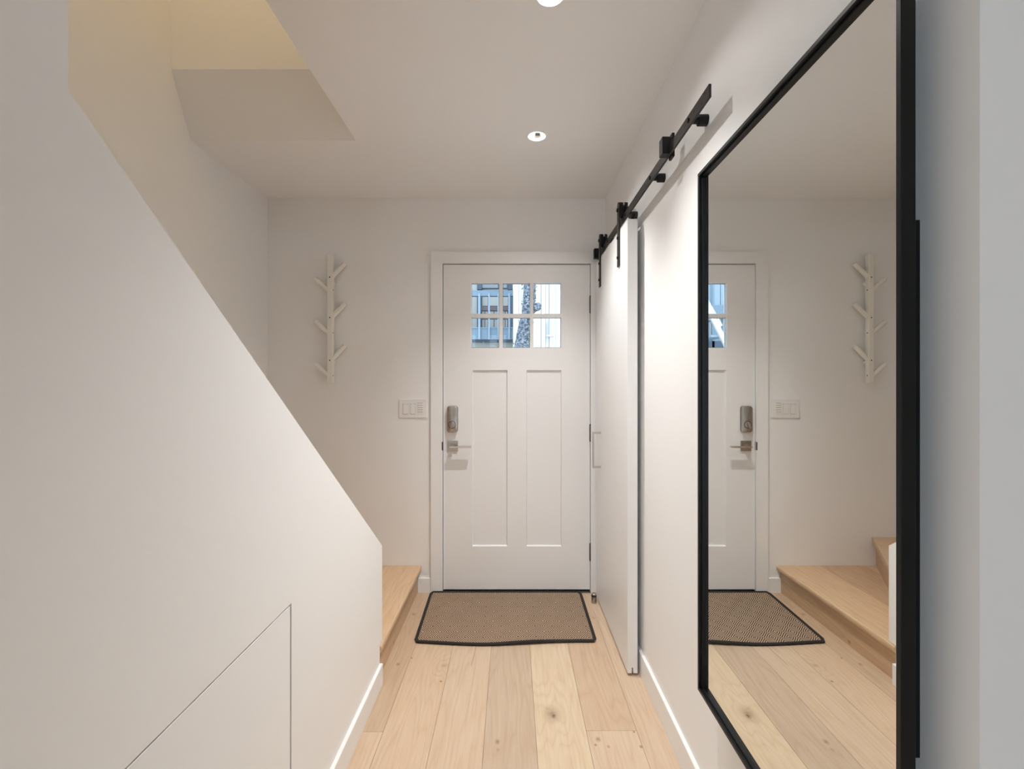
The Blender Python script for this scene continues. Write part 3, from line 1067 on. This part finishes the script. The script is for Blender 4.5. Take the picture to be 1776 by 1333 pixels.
winder(30, Z1 + RISE, None, 3)
winder(60, Z1 + 2 * RISE, None, 0)
RUN = 0.237
FL0 = 2.079 - RUN
scol(obj('tread', bbox(XS + 0.001, XI - 0.001, FL0 - 0.012, 2.0785, Z1 + 2 * RISE - 0.03, Z1 + 2 * RISE, 0.0005, 1), 'stair_wood', st), 0)
for i in range(10):
    y1 = FL0 - RUN * i
    zt = Z1 + RISE * (3 + i)
    if zt > CEIL + 0.33:
        break
    xe = XI - 0.001 if zt < 2.3 else OPEN_X - 0.002
    scol(obj('tread', bbox(XS + 0.001, xe, y1 - RUN - 0.01, y1 + 0.02 if i else y1 + 0.02, zt - 0.03, zt, 0.004), 'stair_wood', st), i)
    scol(obj('riser', bbox(XS + 0.001, xe, y1 - 0.016, y1, zt - RISE + 0.0005, zt - 0.0305), 'riser_wood', st), i + 2)

# ------------------------------------------------------------------ recessed ceiling lights: hallway pair, plus unseen ones added to brighten the room
for i, (lx, ly) in enumerate(LIGHTS):
    cl = thing('ceiling_light', ['round recessed downlight nearer the front door', 'round recessed downlight at the top edge of the view', 'unseen fill downlight added behind the camera', 'unseen fill downlight added in the middle of the rear room', 'unseen fill downlight added at the right of the rear room', 'unseen fill downlight added at the left of the rear room'][i], 'ceiling light', (lx, ly, CEIL - 0.002), 'recessed hallway downlights' if i < 2 else 'added fill downlights of the rear room')
    obj('trim_ring', lathe(bmesh.new(), [(0.0405, 0.0015), (0.0412, -0.0012), (0.0495, -0.0012), (0.0505, -0.0001), (0.0405, -0.0001)], (lx, ly, CEIL), 'z', 48), 'trim', cl, True)
    obj('reflector_cone', lathe(bmesh.new(), [(0.0408, 0.0005), (0.0335, 0.030), (0.0275, 0.048), (0.001, 0.0485)], (lx, ly, CEIL), 'z', 48), 'reflector', cl, True)
    obj('lens', lathe(bmesh.new(), [(0.0001, 0.0455), (0.0225, 0.0455), (0.024, 0.0475)], (lx, ly, CEIL), 'z', 40), 'lens', cl, True)
    if i == 0:
        obj('retaining_clip', bbox(lx - 0.006, lx + 0.016, ly + 0.022, ly + 0.030, CEIL + 0.018, CEIL + 0.0275), 'dark', cl)
    obj('can', lathe(bmesh.new(), [(0.0433, 0.001), (0.0433, 0.075), (0.0001, 0.075)], (lx, ly, CEIL), 'z', 32), 'dark', cl, True)
    ld = bpy.data.lights.new('downlight_lamp', 'SPOT')
    ld.energy = LAMP_W[i]
    ld.color = LAMP_COL
    ld.spot_size = R(100)
    ld.spot_blend = 1.0
    ld.shadow_soft_size = 0.014
    lo = bpy.data.objects.new('downlight_lamp', ld)
    COL.objects.link(lo)
    lo.parent = cl
    lo.location = (0, 0, 0.016)
    if i < 2:       # soft wide spill of the same lamp
        wd = bpy.data.lights.new('downlight_spill', 'SPOT')
        wd.energy = WIDE_W
        wd.color = LAMP_COL
        wd.spot_size = R(140)
        wd.spot_blend = 0.35
        wd.shadow_soft_size = 0.014
        wo = bpy.data.objects.new('downlight_spill', wd)
        COL.objects.link(wo)
        wo.parent = cl
        wo.location = (0, 0, 0.015)

# warm lamp on the upper stairwell ceiling
hl = thing('stairwell_lamp', 'warm round ceiling lamp high in the stairwell', 'ceiling light', (-1.13, 1.35, TOP - 0.09))
obj('lamp_shade', lathe(bmesh.new(), [(0.0001, -0.09), (0.10, -0.085), (0.14, -0.05), (0.145, -0.012)], (-1.13, 1.35, TOP), 'z', 32), emit('warm_shade', (1.0, 0.72, 0.36), 6.0), hl, True)
obj('lamp_base', lathe(bmesh.new(), [(0.0001, 0.0), (0.15, 0.0), (0.15, -0.012), (0.0001, -0.012)], (-1.13, 1.35, TOP), 'z', 32), 'trim', hl, True)
ld = bpy.data.lights.new('stairwell_bulb', 'POINT')
ld.energy = HALL_LAMP_W
ld.color = (1.0, 0.68, 0.30)
ld.shadow_soft_size = 0.10
lo = bpy.data.objects.new('stairwell_bulb', ld)
COL.objects.link(lo)
lo.parent = hl
lo.location = (0, 0, -0.12)

# ------------------------------------------------------------------ outside the front door
M['slate'] = paint('slate_siding', (0.135, 0.19, 0.24), 0.8, 0.2, 40)
M['slate_dark'] = paint('slate_shadow_trim', (0.06, 0.085, 0.12), 0.8, 0.2, 40)
M['slate_pale'] = paint('pale_blue_trim', (0.20, 0.265, 0.32), 0.7, 0.1, 40)
M['beige'] = paint('beige_boards', (0.32, 0.325, 0.30), 0.8, 0.1, 40)
M['white_ext'] = paint('white_siding', (0.47, 0.48, 0.49), 0.7, 0.1, 40)
M['maroon'] = paint('brown_shutter', (0.11, 0.085, 0.095), 0.7, 0.1, 40)
M['ground'] = paint('concrete_ground', (0.48, 0.47, 0.45), 0.9, 0.3, 30)
M['leaf'] = paint('ivy_leaf', (0.10, 0.14, 0.08), 0.5, 0.1, 40)


def bark():
    m = new_mat('bark', (0.2, 0.18, 0.16), 0.9)
    geo = N(m, 'ShaderNodeNewGeometry')
    v = N(m, 'ShaderNodeTexVoronoi')
    v.inputs['Scale'].default_value = 55
    L(m, geo.outputs['Position'], v.inputs['Vector'])
    n = N(m, 'ShaderNodeTexNoise')
    n.inputs['Scale'].default_value = 38
    n.inputs['Detail'].default_value = 6
    L(m, geo.outputs['Position'], n.inputs['Vector'])
    mr_ = N(m, 'ShaderNodeMapRange')
    mr_.inputs[1].default_value = 0.42
    mr_.inputs[2].default_value = 0.60
    L(m, n.outputs[0], mr_.inputs[0])
    c = mixc(m, mr_.outputs[0], (0.035, 0.05, 0.08), (0.22, 0.25, 0.29))
    L(m, c, bsdf(m).inputs['Base Color'])
    add_bump(m, v.outputs['Distance'], 1.0, 0.02)
    return m


M['bark'] = bark()


def win_glass():
    m = new_mat('house_pane', (0.16, 0.19, 0.20), 0.08)
    return m


M['house_pane'] = win_glass()
bm = bbox(-9, 10, YB + 0.16, 16, -0.35, -0.12)
tag(obj('ground', bm, 'ground'), 'concrete ground outside the front door', 'ground', None, 'structure')


def UX(u, y):
    return (-83 + u / 9.867) * y / 817.0


def VZ(v, y):
    return 1.3 + (187 - v / 9.867) * y / 817.0


BW = 11.2
BF = 10.0
bl = thing('neighbour_house', 'slate blue house with balcony seen through the left door panes', 'house', (-2.5, BW, -0.12))
xr = UX(838, BF)
obj('house_wall', bbox(-6.5, xr, BW, BW + 3, -0.12, 7.5), 'beige', bl)
# balcony fascias, parapets and slab
obj('fascia', bbox(-2.2, xr, BF, BF + 0.12, VZ(340, BF), VZ(245, BF)), 'slate', bl)
obj('parapet', bbox(-2.2, xr, BF + 0.02, BF + 0.08, VZ(1080, BF), VZ(890, BF)), 'slate', bl)
obj('parapet_cap', bbox(-2.2, xr, BF, BF + 0.1, VZ(890, BF), VZ(878, BF)), 'slate_pale', bl)
obj('balcony_slab', bbox(-2.2, xr, BF + 0.1, BW, VZ(1110, BF), VZ(1080, BF)), 'slate_dark', bl)
obj('lower_beam', bbox(-2.2, xr, BF + 0.35, BF + 0.45, VZ(1220, BF + .4), VZ(1140, BF + .4)), 'beige', bl)
for (ua, ub) in ((242, 276), (412, 440), (572, 592), (755, 786), (-60, -30), (-260, -230)):
    obj('balcony_post', bbox(UX(ua, BF), UX(ub, BF), BF - 0.025, BF + 0.02, VZ(1085, BF), VZ(300, BF)), 'slate_pale', bl)
bm = prism(bmesh.new(), [(UX(285, BF), VZ(1080, BF)), (UX(315, BF), VZ(1080, BF)), (UX(352, BF), VZ(1145, BF)), (UX(322, BF), VZ(1145, BF))], 'y', BF + 0.2, BF + 0.26)
obj('brace', bm, 'slate_pale', bl)
# windows in the recessed wall
for (ua, ub, va, vb, kind) in ((300, 415, 345, 525, 0), (430, 595, 345, 525, 0), (655, 760, 345, 525, 0), (300, 415, 600, 890, 1), (430, 595, 600, 890, 1), (655, 750, 600, 890, 1), (300, 590, 130, 222, 2), (655, 745, 130, 222, 2)):
    wn = obj('house_window', bbox(UX(ua, BW), UX(ub, BW), BW - 0.05, BW, VZ(vb, BW), VZ(va, BW)), 'slate_dark' if kind == 2 else 'maroon', bl)
    mgn = 0.014
    a, b, c, d = UX(ua, BW) + mgn, UX(ub, BW) - mgn, VZ(vb, BW) + mgn, VZ(va, BW) - mgn
    if kind == 1:
        mid, mz = (a + b) / 2, (c + d) / 2
        for (p, q) in ((a, mid - 0.01), (mid + 0.01, b)):
            for (r_, s_) in ((c, mz - 0.012), (mz + 0.012, d)):
                obj('pane', bbox(p, q, BW - 0.06, BW - 0.05, r_, s_), 'beige', wn)
    else:
        obj('pane', bbox(a, b, BW - 0.06, BW - 0.05, c, d), 'beige' if kind == 0 else 'house_pane', wn)
for (ua, ub) in ((300, 415), (440, 575), (655, 750)):
    obj('shutter_band', bbox(UX(ua, BW), UX(ub, BW), BW - 0.09, BW - 0.05, VZ(600, BW), VZ(525, BW)), 'maroon', bl)
for (ua, ub, va, vb) in ((226, 305, 130, 245), (745, 835, 130, 245), (226, 300, 345, 890), (785, 838, 340, 890)):
    obj('corner_board', bbox(UX(ua, BW), UX(ub, BW), BW - 0.12, BW, VZ(vb, BW), VZ(va, BW)), 'slate_dark', bl)
for k in range(14):
    x0 = -4.6 + k * 0.25
    obj('siding_board', bbox(x0, x0 + 0.235, BW - 0.03, BW, 3.15, 5.2), 'slate_pale', bl)
    obj('siding_board', bbox(x0, x0 + 0.20, BW - 0.03, BW, 1.2, 2.92), 'slate', bl)
obj('siding_beam', bbox(-5.0, -1.75, BW - 0.12, BW, 2.92, 3.15), 'slate', bl)

# white house, sunlit, on the right
wh = thing('white_house', 'bright white board house seen through the right door panes', 'house', (3, 9, -0.12))
yw = 9.0
xw = UX(843, yw)
obj('house_wall', bbox(xw, 7.0, yw + 0.03, yw + 2.0, -0.12, 7.5), 'white_ext', wh)
cuts = [843, 935, 985, 1140, 1320, 1395, 1455, 1565, 1660, 1800, 1900]
for a, b in zip(cuts, cuts[1:]):
    dpt = 0.03 if (a in (1320, 1455)) else 0.0
    obj('siding_board', bbox(UX(a, yw) + 0.004, UX(b, yw) - 0.004, yw - 0.0 - dpt, yw + 0.03, -0.12, 7.4), 'white_ext', wh)
obj('window_sill', bbox(UX(1400, yw), UX(1535, yw), yw - 0.08, yw - 0.03, VZ(1040, yw), VZ(1015, yw)), 'white_ext', wh)
obj('pipe', bbox(UX(1438, yw), UX(1452, yw), yw - 0.07, yw - 0.035, VZ(1015, yw), VZ(770, yw)), 'slate_pale', wh)

# ivy-grown tree trunk in front of the houses
tree = thing('tree', 'leaning ivy-covered tree trunk outside the door panes', 'tree', (0.05, 6.0, -0.12))
yt = 6.0
path = [(-0.02, -0.12, 0.125), (0.03, 0.8, 0.115), (UX(985, yt), VZ(1220, yt), 0.098), (UX(1000, yt), VZ(1060, yt), 0.088), (UX(1050, yt), VZ(850, yt), 0.082), (UX(1085, yt), VZ(650, yt), 0.078), (UX(1105, yt), VZ(450, yt), 0.077), (UX(1110, yt), VZ(300, yt), 0.076), (UX(1115, yt), VZ(120, yt), 0.075), (0.24, 3.4, 0.07), (0.2, 4.6, 0.055), (0.3, 5.8, 0.03)]
fine_path = []
for (a, b) in zip(path, path[1:]):
    for k in range(8):
        t = k / 8
        fine_path.append(tuple(a[i] * (1 - t) + b[i] * t for i in range(3)))
fine_path.append(path[-1])
bm = bmesh.new()
rings = []
nseg = 28
for (x, z, r) in fine_path:
    ring = []
    for k in range(nseg):
        a = 2 * math.pi * k / nseg
        base = Vector((math.cos(a), math.sin(a), z * 2.2))
        rr = r * (1 + 0.20 * noise.noise(base * 2.1) + 0.12 * noise.noise(base * 6.0))
        ring.append(bm.verts.new((x + rr * math.cos(a), yt + rr * math.sin(a), z)))
    rings.append(ring)
for a, b in zip(rings, rings[1:]):
    for k in range(nseg):
        bm.faces.new((a[k], a[(k + 1) % nseg], b[(k + 1) % nseg], b[k]))
bm.faces.new(rings[0][::-1])
bm.faces.new(rings[-1])
bmesh.ops.recalc_face_normals(bm, faces=bm.faces)
obj('trunk', bm, 'bark', tree, True)
bm = bmesh.new()
kx, kz = UX(1255, yt), VZ(530, yt)
bmesh.ops.create_icosphere(bm, subdivisions=3, radius=0.05, matrix=Matrix.Translation((kx, yt, kz)))
for v in bm.verts:
    dlt = v.co - Vector((kx, yt, kz))
    v.co += dlt * 0.5 * noise.noise(v.co * 22)
    v.co.x -= 0.0 if dlt.x > 0 else 0.02
cyl(bm, (UX(1130, yt), yt, kz - 0.06), (kx, yt, kz), 0.045, 0.04, 16)
obj('burl', bm, 'bark', tree, True)
bm = bmesh.new()
random.seed(11)
for k in range(420):
    z = random.uniform(1.6, 3.1)
    for (a, b) in zip(fine_path, fine_path[1:]):
        if a[1] <= z <= b[1]:
            x, r = a[0], a[2]
            break
    ang = random.uniform(-math.pi, 0.0)
    if random.random() < 0.55:
        ang = random.uniform(-0.9, 0.4)
    rr = r * random.uniform(1.0, 1.3)
    c = Vector((x + rr * math.cos(ang), yt + rr * math.sin(ang), z))
    rot = Matrix.Rotation(random.uniform(0, 6.28), 3, Vector((random.uniform(-1, 1), random.uniform(-1, 1), random.uniform(-1, 1))).normalized())
    s = random.uniform(0.008, 0.016)
    vv = [bm.verts.new(c + rot @ Vector(p)) for p in ((-s, 0, 0), (0, -s * 0.7, 0.002), (s * 1.2, 0, 0), (0, s * 0.7, 0.002))]
    bm.faces.new(vv)
iv = obj('ivy', bm, 'leaf', tree)
iv['kind'] = 'stuff'

# white timber stair outside, seen in the mirror
es = thing('outdoor_stair', 'steep white outdoor stair seen through the door panes in the mirror', 'stairs', (-2.8, 9.0, -0.12))
ye = 9.0


def slant(p, q, w_, y0, y1):
    p, q = Vector(p), Vector(q)
    d = (q - p).normalized()
    n_ = Vector((-d.y, d.x)) * w_ / 2
    return prism(bmesh.new(), [tuple(p - n_), tuple(q - n_), tuple(q + n_), tuple(p + n_)], 'y', y0, y1)


obj('stringer', slant((-2.40, 3.30), (-2.907, 2.40), 0.075, ye, ye + 0.06), 'white_ext', es)
obj('stringer', slant((-2.40, 2.98), (-3.95, -0.1), 0.085, ye - 0.3, ye - 0.24), 'white_ext', es)
for k in range(8):
    zc = 0.25 + 0.32 * k
    xc = -3.85 + 0.16 * k
    obj('step', bbox(xc, xc + 0.28, ye - 0.24, ye + 0.5, zc, zc + 0.04), 'slate_pale', es)
obj('post', bbox(-2.50, -2.42, ye - 0.02, ye + 0.04, -0.12, 3.6), 'slate_pale', es)
obj('post', bbox(-3.02, -2.97, ye + 0.55, ye + 0.6, -0.12, 3.4), 'slate', es)
obj('landing', bbox(-4.2, -2.3, ye + 0.55, ye + 1.4, 2.02, 2.17), 'slate_dark', es)
